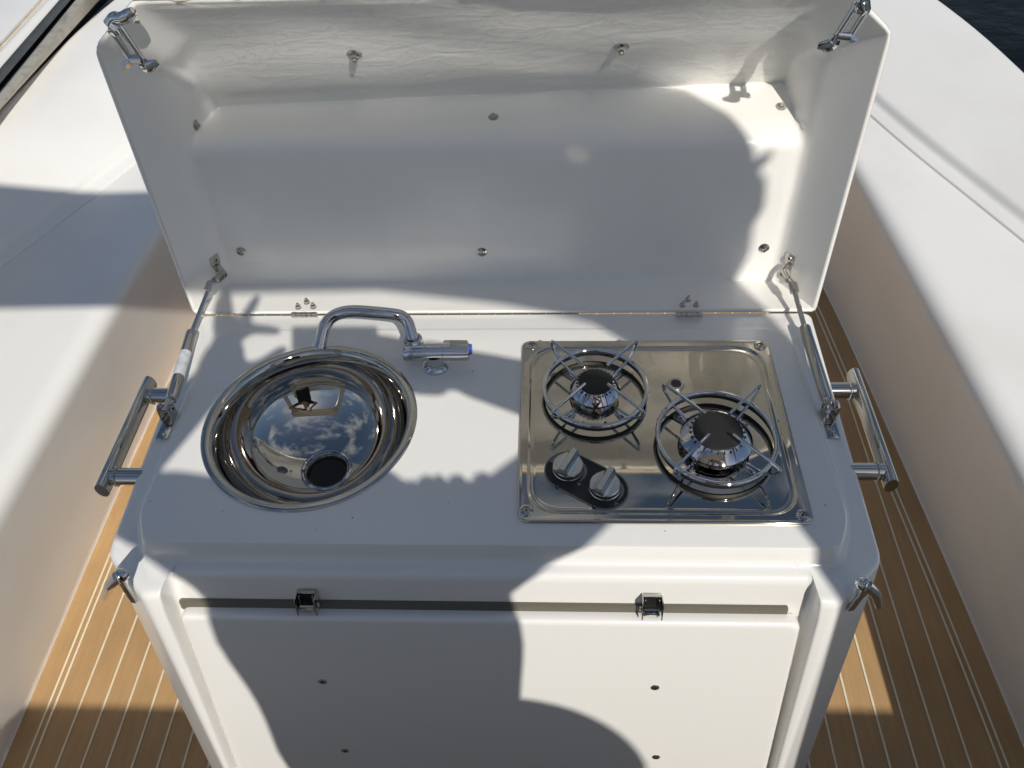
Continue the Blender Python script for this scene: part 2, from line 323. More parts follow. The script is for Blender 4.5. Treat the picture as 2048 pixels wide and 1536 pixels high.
# grime specks on the worktop are tiny: part of it
for px, py in [(437, 812), (402, 1018), (445, 1022), (862, 770), (1668, 944), (300, 1003), (705, 1035), (945, 742), (1650, 1010), (897, 1006), (1330, 1062), (630, 1059)]:
    p = onz(px, py, .0003); r = random.uniform(.0005, .0011); gs = MB(); gs.lathe([(r, 0), (r * .6, .0004), (.00005, .0005)], p, (0, 0, 1), 7); gs.build('speck', DIRT, CON, p)
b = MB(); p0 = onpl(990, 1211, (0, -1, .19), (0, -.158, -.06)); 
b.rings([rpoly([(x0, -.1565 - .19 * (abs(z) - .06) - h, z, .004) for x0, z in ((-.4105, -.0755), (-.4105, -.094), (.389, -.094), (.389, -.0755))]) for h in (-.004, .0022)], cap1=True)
b.build('door_gap_shade', mat('painted gap shade', (.115, .105, .08), .6), CON)  # dark strip whose colour stands in for the shaded gap above the door

# door in the front recess
DN = Vector((0, -1, LEAN * 0 + .19)).normalized()      # outward normal of the leaning front
DU = Vector((0, -.19, -1)).normalized()                # down along the front
door = MB()
def dring(g, h):   # g inset, h height above the door back plane
    o = Vector((0, -.1635, -.089)) + DN * h
    pts = []
    for s_, x0, u in ((-1, -.4085, 0), (1, .4045, 0), (1, .4265, .60), (-1, -.4305, .60)):
        pts.append((x0 - s_ * g, u + (g if u == 0 else -g)))
    V = [o + DU * u + Vector((x, 0, 0)) for x, u in pts]
    return rpoly([(*V[0], .012), (*V[1], .016), (*V[2], .01), (*V[3], .01)])
DR = [dring(0, -.001), dring(0, .011), dring(.0008, .0135), dring(.0025, .0155), dring(.006, .0165), dring(.009, .0167)]
door.rings(DR, cap0=True, cap1=True)
DOOR = door.build('door', GEL, CON)
def onfront(px, py, off=0): return onpl(px, py, DN, Vector((0, -.1635, -.089)) + DN * (.0167 + off))
for px, py in ((645, 1363), (690, 1501), (1310, 1375), (1312, 1514)): screw('screw', onfront(px, py), DN, .0062, DOOR, .22, m=SATIN)

# recess catches above the door
for px, py in ((617, 1198), (1303, 1206)):
    c = onpl(px, py, DN, (0, -.158, -.05)) + DN * .006; U = Vector((1, 0, 0)); V = -DU; Nn = DN
    Rm = Matrix((U, V, Nn)).transposed(); k = MB()
    for s_ in (-1, 1):
        k.box(c + U * s_ * .0125, (.0016, .030, .020), Rm, .0006)
        k.lathe([(.0035, 0), (.0035, .0015), (.002, .0026), (.0001, .0028)], c + U * s_ * .0133 - V * .004, U * s_, 12)
        k.box(c + U * s_ * .0088, (.0012, .026, .004), Rm, .0004)
    k.box(c + V * .0148 - Nn * .006, (.024, .0014, .006), Rm, .0005); k.box(c + V * .012 - Nn * .0045, (.022, .006, .001), Rm, 0, 1); k.box(c - Nn * .006, (.025, .030, .002), Rm, 0, 1)
    k.tube([c - U * .009 - V * .002 + Nn * .004, c + U * .009 - V * .002 + Nn * .004], .0016, 8)
    k.tube([c - U * .009 - V * .006 + Nn * .003, c + U * .009 - V * .006 + Nn * .003], .0013, 8)
    k.tube([c + U * (x / 100) * 1.0 - V * (.0135 - .003 * (1 - (x / 1.0) ** 2)) + Nn * .002 for x in (-1.0, -.6, -.2, .2, .6, 1.0)], .0022, 8)
    k.build('door_catch', [STEEL, DARKH], CON, c)

# side grab handles
for s_, top, low, pt, pb in ((-1, (299, 764), (206, 982), (335, 791), (250, 953)), (1, (1703, 748), (1786, 972), (1685, 781), (1745, 943))):
    z = -.032; A = onz(*top, z); B = onz(*low, z); X = (A.x + B.x) / 2; A.x = X; B.x = X; d = (B - A).normalized()
    h = MB(); h.tube([A, A + d * .001, B - d * .001, B], [.0145, .0148, .0148, .0145], 28, sx=.62, up=(0, 0, 1))
    hb = h.build('grab_handle', STEEL, CON, A)
    for q in (pt, pb):
        st = MB()
        p = onz(*q, z); y = p.y; P0 = Vector((s_ * .497, y, z)); P1 = Vector((X - s_ * .004, y, z))
        st.tube([P0, P1], .0125, 24); st.lathe([(.0128, 0), (.0148, .001), (.0148, .0025), (.0126, .004)], P1 - Vector((s_ * .012, 0, 0)), (s_, 0, 0), 24)
        st.build('standoff', STEEL, hb, A)

# ------------------------------------------------------------------ lid (propped open): inner surface as depth over the rim plane
TILT = radians(5)
LO = Vector((0, .318, .0025)); LU = Vector((0, sin(TILT), cos(TILT))); LW = Vector((0, cos(TILT), -sin(TILT)))
def lidp(x, u, w): return LO + Vector((x, 0, 0)) + LU * u + LW * w
def smin(vals, k=.006):
    m = min(vals); return m - k * math.log(sum(math.exp(-(v - m) / k) for v in vals))
# inner profile of the lid from the hinge edge up to the front rim, in world (y, z)
PROF = [(.318, .0025), (.322, .0015), (.395, -.0170), (.4055, .0300), (.408, .070), (.4125, .13), (.418, .19), (.4225, .236), (.445, .2535), (.530, .266), (.500, .323), (.450, .388), (.403, .4445), (.372, .4760), (.3605, .4875)]
pf = bez([Vector((0, y, z)) for y, z in PROF], [.003, .014, .03, .03, .03, .03, .012, .018, .004, .03, .03, .03, .02], 5)
prof2 = []
for p in pf:
    q = p - LO; prof2.append((q.dot(LU), q.dot(LW)))
pr = [prof2[0]]
for q in prof2[1:]:
    l0 = pr[-1]; n = max(1, int(math.hypot(q[0] - l0[0], q[1] - l0[1]) / .006)); pr += [(l0[0] + (q[0] - l0[0]) * k / n, l0[1] + (q[1] - l0[1]) * k / n) for k in range(1, n + 1)]
def umax(x): return .487 if abs(x) < .437 else .487 - (abs(x) - .437) * .055 / .069
def sidew(x, u):
    d = .506 - abs(x); d0 = .040 if x < 0 else .050
    w = d * (.092 / d0) if d < d0 else .092 + (d - d0) * 7
    dist = ((.506 - abs(x)) * .055 + (.432 - u) * .069) / .0882
    cw = dist * 1.15 if dist < .07 else .0805 + (dist - .07) * 2.2
    return w, cw
xs_ = [-.506 + .026 * (k / 14) for k in range(14)] + [-.48 + .96 * k / 150 for k in range(151)] + [.48 + .026 * (k / 14) for k in range(1, 15)]
LR = []; slant = lambda x, w: .012 * x / .44 * max(0, min(1, (w - .10) / .08))
for x in xs_:
    row = []
    for u, w in pr:
        ux = u + slant(x, w) * (1 - max(0, (u - .40) / .087) if u > .40 else 1); u2 = .25 + (ux - .25) * (umax(x) - .25) / .237 if ux > .25 else max(ux, 0)
        f = 1 - .0  # gentle hand-laid waviness
        wav = (.0016 * sin(u * 55 + 3 * sin(x * 6)) + .0010 * sin(x * 23 + u * 14)) * (1 if u > .29 and w < .19 and w > .01 else .25)
        sw, cw = sidew(x, u2)
        w2 = smin([w + wav, sw, cw], .0045) if u < .4869 else 0
        if w < .004: w2 = min(w2, w)
        row.append(lidp(x, u2, max(0, w2)))
    LR.append(row)
GELI = lidmat(GELI)
lid = MB(); lid.rings(LR, closed=False)
LIDO = lid.build('lid', [GELI, RAW], CON, sharp=60)
# face orientation: the open side looks towards the viewer
me_ = LIDO.data
if sum(p.normal.y * p.area for p in me_.polygons) > 0: me_.flip_normals()
sol = LIDO.modifiers.new('shell', 'SOLIDIFY'); sol.thickness = .0055; sol.offset = -1
from mathutils.bvhtree import BVHTree
BV = BVHTree.FromPolygons([p for p in lid.v], lid.f)
# the raw trimmed flange along the front rim
fl = MB(); A = lidp(-.437, .4905, -.001); B = lidp(.437, .4905, -.001)
pts0, pts1 = [], []
for k in range(81):
    x = -.437 + .874 * k / 80; e = .0012 * sin(x * 71) + .0009 * sin(x * 173 + 1)
    pts0.append(k)
FR = []
for k in range(81):
    x = -.437 + .874 * k / 80; e = .0010 * sin(x * 71) + .0008 * sin(x * 173 + 1)
    FR.append([lidp(x, .4885 + e, -.0012), lidp(x, .4885 + e * .4, .006), lidp(x, .5005, .006), lidp(x, .5005, -.0012)])
fl.rings(FR, True, True, True); fl.build('rim_flange', RAW, LIDO)
def onlid(px, py):
    h = BV.ray_cast(CP, ray(px, py), 5); n = h[1].normalized()
    if n.dot(ray(px, py)) > 0: n = -n
    return h[0], n
for px, py in ((709, 108), (1243, 93)):
    p, n = onlid(px, py); b = MB()
    b.lathe([(.011, 0), (.011, .0012), (.0104, .0016), (.005, .0018), (.005, .0016)], p, n, 28)
    b.lathe([(.0062, .0016), (.0062, .0075), (.0056, .0082), (.0034, .0082)], p, n, 6); b.lathe([(.0034, .0082), (.0034, .012), (.0001, .0124)], p, n, 16)
    b.build('bolt', STEEL, LIDO, p)
for px, py, w in ((392, 250, 0), (987, 234, 0), (1562, 213, 0), (483, 503, 1), (964, 504, 1), (1528, 496, 1)):
    p, n = onlid(px, py)
    if w: screw('screw', p, n, .0048, LIDO, .3, washer=.0088)
    else:
        b = MB(); b.lathe([(.0085, .0), (.008, .0004), (.0055, .0007), (.0035, .0035), (.0028, .006), (.0001, .0062)], p, n, 9, mi=0)
        b.lathe([(.0046, .0006), (.0046, .003), (.0036, .0036)], p, n, 6, mi=1); b.build('screw', [LIPM, STEEL], LIDO, p)
# chips in the lid edge beside the left latch
for px, py in ((274, 43), (281, 118)):
    p, n = onlid(px, py); b = MB(); b.box(p, (.006, .004, .004), None, .0005); b.build('bolt_end', SATIN, LIDO, p)
# hinges with their nuts
for hx, nuts in ((610, ((597, 610), (614, 600), (627, 609))), (1378, ((1365, 606), (1376, 595), (1392, 606)))):
    c = onz(hx, 632, .002); h = MB()
    for k in range(5): h.tube([c + Vector((-.021 + k * .0085, .0, .003)), c + Vector((-.0135 + k * .0085, 0, .003))], .0042 if k % 2 else .0046, 14)
    H = h.build('hinge', SATIN, LIDO, c)
    for px, py in nuts:
        base, nn = onlid(px, py + 6)
        b = MB(); b.lathe([(.0052, 0), (.0052, .001), (.0044, .0012), (.0044, .005), (.0036, .0056), (.0022, .0056), (.0022, .0095), (.0001, .01)], base, nn, 10); b.build('nut', STEEL, H, base)

# gas struts
def strut(s_, foot, cylb, cylt, rode, plate):
    ft = onz(*foot, -.008); g = thing_part = MB()
    a = onz(*cylb, .022); b = ony(*cylt, .262); c = ony(*rode, .338); d1 = (b - a).normalized()
    c = a + (c - a); g.tube([a, a + d1 * .006, a + d1 * .007, b - d1 * .014, b - d1 * .013, b - d1 * .002, b], [.0078, .0082, .0088, .0088, .0092, .0092, .007], 22)
    g.tube([b, c], .0040, 14)
    o = g.build('gas_strut', STEEL, CON, a)
    if s_ < 0:
        lb = MB(); p0 = a + d1 * .050; lb.tube([p0, p0 + d1 * .055], .0091, 22); lb.build('worn_label', mat('faded paper', (.62, .64, .66), .7, bump=(90, .6, .002), var=(50, (.36, .36, .34), .45, .7)), o, a)
    k = MB(); base = Vector((s_ * .482, ft.y + .018, -.0125)); U = Vector((1, 0, 0))
    k.box(base + Vector((0, 0, .0015)), (.018, .052, .003), None, .001)
    for q in (-1, 1): 
        k.plate([(-.008, 0), (.012, 0), (.012, .022), (.008, .029), (0, .031), (-.005, .027)], base + Vector((q * .0078 - .0012, .012, .002)), (0, 1, 0), (0, 0, 1), .0024)
    k.tube([base + Vector((-.012, .014, .024)), base + Vector((.012, .014, .024))], .0028, 12)
    for q in (-1, 1): k.lathe([(.005, 0), (.005, .002), (.003, .003), (.0001, .003)], base + Vector((q * .009, .014, .024)), (q, 0, 0), 12)
    k.tube([base + Vector((0, .014, .024)), a + d1 * .004], [.0042, .0074], 14)
    k.lathe([(.0042, .003), (.0038, .005), (.0001, .0055)], base + Vector((0, -.018, 0)), (0, 0, 1), 16)
    k.build('foot_bracket', STEEL, o, a)
    t = MB(); p, n = onlid(*plate); n = (n + Vector((-s_ * .2, 0, 0))).normalized()
    up = Vector((s_ * -.28, 0, 1)); up = (up - n * up.dot(n)).normalized(); sd = up.cross(n).normalized(); Rm = Matrix((sd, up, n)).transposed()
    t.box(p + n * .001 + up * .014, (.020, .018, .0022), Rm, .001); t.box(p + n * .001 - up * .008, (.014, .034, .0022), Rm, .001); t.box(p + n * .001 - up * .020 + sd * .004 * -s_, (.026, .014, .0022), Rm, .001)
    for q, e in ((.015, 0), (-.021, .010 * -s_)):
        cc = p + up * q + sd * e + n * .002; t.lathe([(.0052, 0), (.005, .0014), (.0025, .0016)], cc, n, 18); t.lathe([(.0026, .0012), (.0001, .001)], cc, n, 8, mi=1)
    t.tube([p + up * .004 + n * .003, p - up * .006 + n * .010, c + (b - c).normalized() * -.003], [.004, .0045, .0052], 12)
    dd = (c - b).normalized(); t.tube([c - dd * .012, c - dd * .0115, c + dd * .004, c + dd * .006], [.0066, .0074, .0074, .005], 18)
    t.tube([c + dd * .004, c + dd * .004 + sd * .010 * -s_], .0034, 10); t.lathe([(.0046, -.003), (.0055, 0), (.0046, .003), (.0001, .0042)], c + dd * .004 + sd * .011 * -s_, sd, 14)
    t.build('lid_bracket', [SATIN, DARKH], o, a)
strut(-1, (330, 868), (343, 800), (384, 665), (421, 570), (434, 535))
strut(1, (1662, 866), (1656, 805), (1609, 655), (1586, 572), (1578, 532))

# hold-down latches on the lid (loop and lever) and their hooks on the unit
def latch(pts, y):
    l = MB(); P = {k: ony(v[0], v[1], y[k] if isinstance(y, dict) else y) for k, v in pts.items()}
    l.tube([P['a0'], P['a1']], .0042, 12); l.tube([P['b0'], P['b1']], .0042, 12)
    d = (P['a1'] - P['a0']).normalized()
    l.tube(bez([P['a0'], P['a0'] - d * .010, P['b0'] - d * .010, P['b0']], .008), .0045, 12)
    l.tube([P['c0'], P['a0'].lerp(P['b0'], .5) - d * .006, P['a0'].lerp(P['b0'], .5)], [.010, .011, .008], 14)
    l.tube(bez([P['c0'], P['c1'], P['c2'], P['c3']], .012), [.0095] * 1 + [.0088] * 7 + [.0080] * 7 + [.0055], 14, sx=.8)
    l.tube([P['b1'], P['a1']], .0062, 14); l.tube([P['n0'], P['n1']], .0056, 6); l.tube([P['n0'] + (P['n1'] - P['n0']) * .9, P['n1'] + (P['n1'] - P['n0']) * .15], .0036, 10)
    l.tube(bez([P['a1'], P['l1'], P['l2']], .01), [.006, .0075, .0085, .009, .009, .0088, .0085, .008, .004], 14, sx=.42)
    return l.build('latch', CHROME, LIDO, P['a1'])
latch({'a0': (246, 62), 'a1': (284, 118), 'b0': (231, 72), 'b1': (262, 118), 'c0': (222, 50), 'c1': (229, 36), 'c2': (246, 38), 'c3': (268, 22), 'n0': (262, 122), 'n1': (248, 132), 'l1': (292, 138), 'l2': (315, 124)}, .338)
latch({'a0': (1706, 20), 'a1': (1674, 70), 'b0': (1727, 30), 'b1': (1700, 72), 'c0': (1722, 2), 'c1': (1728, -10), 'c2': (1722, -22), 'c3': (1708, -34), 'n0': (1694, 70), 'n1': (1708, 78), 'l1': (1664, 92), 'l2': (1635, 92)}, .338)
for s_, hp in ((-1, ((238, 1153), (218, 1172), (209, 1196), (246, 1168), (267, 1200))), (1, ((1731, 1170), (1752, 1188), (1758, 1214), (1722, 1188), (1702, 1216)))):
    n = Vector((s_ * .66, -.72, .2)).normalized(); o = Vector((s_ * .4725, -.152, -.05)) + n * .0
    P = [onpl(*q, n, o + n * (.020, .026, .024, .014, .004)[i]) for i, q in enumerate(hp)]
    l = MB(); l.tube(bez([P[0], P[1], P[2]], .012), [.0085, .0075, .0072, .007, .0068, .0066, .0064, .0062, .0045], 14, sx=.7)
    l.tube(bez([P[0], P[3], P[4]], .010), [.0075, .007, .0066, .0064, .006, .0056, .0052, .005, .0048], 14, sx=.8)
    l.lathe([(.0001, -.009), (.006, -.008), (.0088, -.003), (.0090, .001), (.0075, .005), (.0001, .0065)], P[0] - n * .002, n, 18); l.lathe([(.0048, -.002), (.0052, .001), (.003, .003), (.0001, .0034)], P[4] - n * .001, n, 14)
    l.lathe([(.004, 0), (.0042, .002), (.0001, .0035)], P[4].lerp(P[3], .45) - n * .001, n, 12)
    l.build('lid_hook', CHROME, CON, P[0])

# ------------------------------------------------------------------ sink
SINK = thing('sink', (*SK, 0), 'round mirror-polished steel basin sunk in the left half of the white worktop', 'sink')
prof = [(.1555, .0006), (.1560, .0014), (.1548, .0024), (.150, .0030), (.1455, .0024), (.1425, .0006), (.1405, -.003), (.139, -.008), (.1375, -.014)]
for k in range(1, 41):
    a = k / 40 * 1.330; prof.append((.1375 * cos(a) ** .92, -.014 - .1035 * sin(a) ** 1.08 / sin(1.330)))
prof += [(.032, -.1195), (.0305, -.1225), (.0300, -.124)]
b = MB(); b.lathe(prof, (*SK, 0), (0, 0, 1), 128, sx=1.0, sy=1.0); BAS = b.build('basin', mat('mirror steel', (.52, .50, .46), .035, 1, bump=(14, .03, .001)), SINK, (*SK, 0), sharp=55)
# outer skin below the worktop
b = MB(); b.lathe([(.0335, -.1188), (.0325, -.1180), (.0305, -.1205), (.029, -.126), (.028, -.150), (.0001, -.150)], (*SK, 0), (0, 0, 1), 48, mi=0); b.build('drain', [STEEL], SINK, (*SK, 0))
b = MB(); b.lathe([(.0400, -.1165), (.0395, -.1150), (.0375, -.1142), (.0350, -.1150), (.0325, -.1190)], (*SK, 0), (0, 0, 1), 48); b.build('drain_ring', CHROME, SINK, (*SK, 0))
b = MB(); b.lathe([(.0286, -.127), (.026, -.1275), (.0001, -.129)], (*SK, 0), (0, 0, 1), 32); b.build('plughole', DARKH, SINK, (*SK, 0))

# ------------------------------------------------------------------ tap
TAP = thing('tap', (-.092, .203, 0), 'low chrome swivel tap lying over the back edge of the sink', 'tap')
J = onz(828, 690, .028); E1_ = onz(813, 633, .062); E2_ = onz(775, 627, .070); E3_ = onz(690, 620, .070); T1 = onz(652, 640, .062); T2 = onz(640, 690, .036)
b = MB(); b.tube(bez([J + Vector((0, 0, .012)), E1_, E2_, E3_, T1, T2], [.022, .02, .03, .028], 7), .0093, 24); 
dT = (T2 - T1).normalized(); b.lathe([(.0093, 0), (.0101, .0003), (.0101, .006), (.0085, .0062), (.0080, -.004), (.0001, -.004)], T2 - dT * .002, dT, 24)
b.build('spout', CHROME, TAP, J)
bc = Vector((-.092, .200, .026)); b = MB()
ax = Vector((1, .02, 0)).normalized()
b.lathe([(.0001, -.046), (.0125, -.046), (.0138, -.044), (.0138, -.0135), (.0132, -.0128), (.0138, -.012), (.0138, .0125), (.0132, .0132), (.0138, .014), (.0138, .052), (.0125, .0535), (.0001, .0535)], bc, ax, 36)
b.lathe([(.016, -.006), (.0164, 0), (.0156, .014), (.0138, .020), (.011, .022)], (J.x, J.y, .022), (0, 0, 1), 30)
b.tube([bc - ax * .0335, Vector((J.x, J.y, .030))], [.011, .012], 20)
b.lathe([(.021, .0), (.021, .003), (.0185, .0055), (.0135, .008), (.0135, .026)], (bc.x, bc.y - .004, 0), (0, 0, 1), 32)
b.build('body', CHROME, TAP, bc)
b = MB(); b.box(bc + ax * .0375 + Vector((0, .004, .0085)), (.028, .014, .014), Matrix.Rotation(radians(-14), 3, 'X'), .003); b.build('lever', SATIN, TAP, bc)
b = MB(); b.lathe([(.0001, .0535), (.0082, .0535), (.0082, .0562), (.0072, .0572), (.0001, .0572)], bc + Vector((0, .002, .003)), ax, 24); b.build('cap', BLUE, TAP, bc)

# ------------------------------------------------------------------ hob
HOB = thing('hob', (.230, .080, 0), 'stainless two-burner gas hob with two knobs set in the right half of the worktop', 'hob')
def hr(x0, x1, y0, y1, r, z): return rpoly([(x0, y1, z, r), (x0, y0, z, r), (x1, y0, z, r), (x1, y1, z, r)], 10)
x0, x1, y0, y1 = .0395, .4205, -.0865, .2465
RH = [hr(x0, x1, y0, y1, .016, -.0005), hr(x0, x1, y0, y1, .016, .0028), hr(x0 + .001, x1 - .001, y0 + .001, y1 - .001, .016, .0040), hr(x0 + .003, x1 - .003, y0 + .003, y1 - .003, .016, .0044), hr(x0 + .0045, x1 - .0045, y0 + .0045, y1 - .0045, .016, .0038),
      hr(x0 + .006, x1 - .006, y0 + .006, y1 - .006, .016, .0036),
      hr(x0 + .012, x1 - .012, y0 + .012, y1 - .012, .046, .0036), hr(x0 + .0135, x1 - .0135, y0 + .0135, y1 - .0135, .046, .0034), hr(x0 + .0150, x1 - .0150, y0 + .0150, y1 - .0150, .045, .0015), hr(x0 + .0170, x1 - .0170, y0 + .0170, y1 - .0170, .044, .0010),
      hr(x0 + .0195, x1 - .0195, y0 + .0195, y1 - .0195, .042, .0018), hr(x0 + .022, x1 - .022, y0 + .022, y1 - .022, .041, .0014), hr(x0 + .025, x1 - .025, y0 + .025, y1 - .025, .040, .0012), hr(x0 + .05, x1 - .05, y0 + .05, y1 - .05, .02, .00115)]
b = MB(); b.rings(RH, cap1=True); b.build('tray', HOBM, HOB, (.23, .08, 0), sharp=55)
for px, py in ((1064, 690), (1520, 691), (1052, 1020), (1606, 1030)):
    p = onz(px, py, .005); p.z = .0037; screw('screw', p, (0, 0, 1), .0046, HOB, .25, washer=.0092)
p = onz(1352, 767, .005); b = MB(); b.lathe([(.0125, .001), (.0125, .003), (.0112, .0048), (.0078, .0052), (.0072, .004)], (p.x, p.y, 0), (0, 0, 1), 32); bt = b.build('spark_button', SATIN, HOB, p)
b = MB(); b.lathe([(.0072, .0035), (.0068, .0062), (.0001, .0068)], (p.x, p.y, 0), (0, 0, 1), 24); b.box((p.x + .001, p.y, .0069), (.005, .0008, .0006), Matrix.Rotation(.5, 3, 'Z')); b.build('button', BLACK, bt, p)
def burner(cx, cy_, rc, ri, ro, h, wires):
    B = MB(); z = .0012
    B.lathe([(rc * .98, 0), (rc * .98, h * .10), (rc * .86, h * .13), (rc * .86, h * .30), (rc * 1.10, h * .33), (rc * 1.15, h * .40), (rc * 1.145, h * .45), (rc * .80, h * .87), (rc * .75, h * .9)], (cx, cy_, z), (0, 0, 1), 56)
    bu = B.build('burner', CHROME, HOB, (cx, cy_, z), sharp=25)
    B = MB(); B.lathe([(rc * .765, h * .86), (rc * .79, h * .92), (rc * .765, h * .98), (rc * .60, h * 1.02), (rc * .3, h * 1.06), (.0001, h * 1.07)], (cx, cy_, z), (0, 0, 1), 48); B.build('cap', ENAM, bu, (cx, cy_, z), sharp=50)
    B = MB()
    for k in range(26):
        a = 2 * pi * k / 26; q = Vector((cx + cos(a) * rc * .84, cy_ + sin(a) * rc * .84, z + h * .84)); B.box(q, (rc * .12, .0011, .0022), Matrix.Rotation(a, 3, 'Z'))
    B.build('flame_port', ENAM, bu, (cx, cy_, z))
    S = MB(); S.tube([(cx + ro * cos(2 * pi * k / 72), cy_ + ro * sin(2 * pi * k / 72),   .0185) for k in range(72)], .0034, 12, closed=True)
    S.lathe([(ro - .001, .0085), (ro + .001, .0085), (ro + .001, .0155), (ro - .001, .0155), (ro - .001, .0085)], (cx, cy_, 0), (0, 0, 1), 72, mi=1)  # dark wall standing in for the ring's black reflection and shadow
    ps = S.build('pan_support', [CHROME, DARKH], HOB, (cx, cy_, 0))
    for a0 in (45, 135, 225, 315):
        a = radians(a0 + (3 if a0 in (45, 225) else -3)); d = Vector((cos(a), sin(a), 0)); c = Vector((cx, cy_, 0)); B = MB()
        R1_ = ro + .022; q = Vector((-d.y, d.x, 0)) * .0
        pts = [c + d * ri + Vector((0, 0, .044)), c + d * R1_ + Vector((0, 0, .044)), c + d * (R1_ - .004) + Vector((0, 0, .030)), c + d * (ro - .002) + Vector((0, 0, .0135)), c + d * (ro - .030) + Vector((0, 0, .0085)), c + d * (ro - .036) + Vector((0, 0, .0010))]
        B.tube(bez(pts, [.008, .008, .008, .006]), .0023, 10); B.build('wire', CHROME, ps, c)
        B = MB(); m_ = c + d * (ro - .022); Rz = Matrix.Rotation(a, 3, 'Z')
        B.box(m_ + Vector((0, 0, .0018)), (.022, .009, .0020), Rz, .001); B.lathe([(.0032, .0026), (.003, .0044), (.0001, .0048)], m_ + d * .004, (0, 0, 1), 10)
        B.lathe([(.0050, .0016), (.0001, .0017)], m_ - d * .012, (0, 0, 1), 14, mi=1); B.build('clip', [CHROME, DARKH], ps, c)
burner(.149, .1360, .0318, .024, .0745, .030, 4)
burner(.3115, .0445, .0430, .024, .0800, .031, 4)
# control plate with two knobs
ka = onz(1136, 940, .003); kb = onz(1209, 978, .003); kd = (kb - ka).normalized(); kn = Vector((-kd.y, kd.x, 0)); mid = (ka + kb) / 2; Lk = (kb - ka).length / 2
def capsule(L, r, n=16, off=Vector((0, 0, 0)), z=0): return [mid + off + kd * (L if -pi / 2 <= a <= pi / 2 else -L) + (kd * cos(a) + kn * sin(a)) * r + Vector((0, 0, z - mid.z)) for a in [-pi / 2 + pi * k / n for k in range(n + 1)] + [pi / 2 + pi * k / n for k in range(n + 1)]]
b = MB(); b.rings([capsule(Lk, .0325, z=.0010), capsule(Lk, .0325, z=.0022), capsule(Lk, .0305, z=.0024)], mi=1); b.rings([capsule(Lk, .0305, z=.0024), capsule(Lk, .0302, z=.0021), capsule(Lk, .02, z=.0021)], cap1=True, mi=0)
PL = b.build('control_plate', [BLACK, MARK], HOB, mid, sharp=60)
def arcband(c, r0, r1, a0, a1, z, mi=0, n=14, taper=False):
    R = []
    for k in range(n + 1):
        a = radians(a0 + (a1 - a0) * k / n); t = (sin(pi * (k + .6) / (n + 1)) if taper else 1); rm = (r0 + r1) / 2; hw = (r1 - r0) / 2 * t
        R.append([(c.x + cos(a) * (rm - hw), c.y + sin(a) * (rm - hw), z), (c.x + cos(a) * (rm + hw), c.y + sin(a) * (rm + hw), z)])
    b.rings(R, closed=False, mi=mi)
def tri(c, a, r, s_, z, mi):
    a = radians(a); d = Vector((cos(a), sin(a), 0)); t = Vector((-d.y, d.x, 0)); p = Vector((c.x, c.y, z)) + d * r; b.add([p - d * s_, p + d * s_ * .8 + t * s_, p + d * s_ * .8 - t * s_], [(0, 1, 2)], mi)
def dm(): b.build('dial_mark', [MARK, BLACK], PL, mid, smooth=False)
for c in (ka, kb):
    b = MB(); arcband(c, .0215, .0262, -52, 40, .0025, 0, taper=True); tri(c, -58, .0262, .0034, .00252, 0); dm()
    q = Vector((c.x, c.y, 0)) + Vector((cos(radians(-118)), sin(radians(-118)), 0)) * .0305; b = MB(); b.lathe([(.0030, .0026), (.0001, .00265)], q, (0, 0, 1), 14, mi=1); b.lathe([(.0014, .0028), (.0001, .00285)], q, (0, 0, 1), 10, mi=0); dm()
b = MB(); arcband(ka, .0225, .0300, 78, 150, .0025, 0); tri(ka, 92, .0262, .0030, .00265, 1)
for a in (104, 111, 118, 125, 132): arcband(ka, .0245, .0275 - (a - 104) * .00006, a, a + 2.2, .00265, 1, n=1)
dm()
for c, a in ((ka, 62), (kb, 62)):
    base = Vector((c.x, c.y, .0022)); b = MB(); b.lathe([(.0212, 0), (.0212, .0045), (.0205, .0055), (.0205, .0120), (.0195, .0135), (.0001, .0137)], base, (0, 0, 1), 40)
    d = Vector((cos(radians(a)), sin(radians(a)), 0)); t = Vector((-d.y, d.x, 0)); z = Vector((0, 0, 1)); R = []
    for k in range(13):
        s2 = -1 + 2 * k / 12; L = .0200; p = base + d * (L * s2); hw = sqrt(max(0, 1 - (s2 * .985) ** 2)) * .0150 + .0042; top = .0262
        R.append([p + t * min(hw, .013) + z * .0132, p + t * .0078 + z * .0165, p + t * .0048 + z * (top - .003), p + t * .0036 + z * top, p - t * .0036 + z * top, p - t * .0048 + z * (top - .003), p - t * .0070 + z * .0165, p - t * min(hw, .0105) + z * .0132])
    b.rings(R, True, True, True); b.build('knob', KNOB, HOB, base, sharp=28)

# ------------------------------------------------------------------ what stands behind the camera: canopy arch, helm, photographer
E1V = Vector((0.92046, 0.39084, 0)); E2V = Vector((-0.26078, 0.61415, 0.74485))
def SV(a, b, d): return CP + E1V * a + E2V * b + TOSUN * d     # point by its place in the sun's view of the scene
ARCHM = mat('arch gelcoat', (.62, .58, .50), .4, bump=(8, .1, .01))
arch = thing('canopy_arch', (0, -1.27, -.75), 'broad canopy arch over the deck whose shade bands the lid and the left side', 'canopy arch')
pl = [(.80, -.838), (.88, -.865), (.945, -.93), (1.02, -1.05), (1.085, -1.18), (1.09, -1.245)]
poly = [(-x, y - .045) for x, y in pl[::-1]] + pl

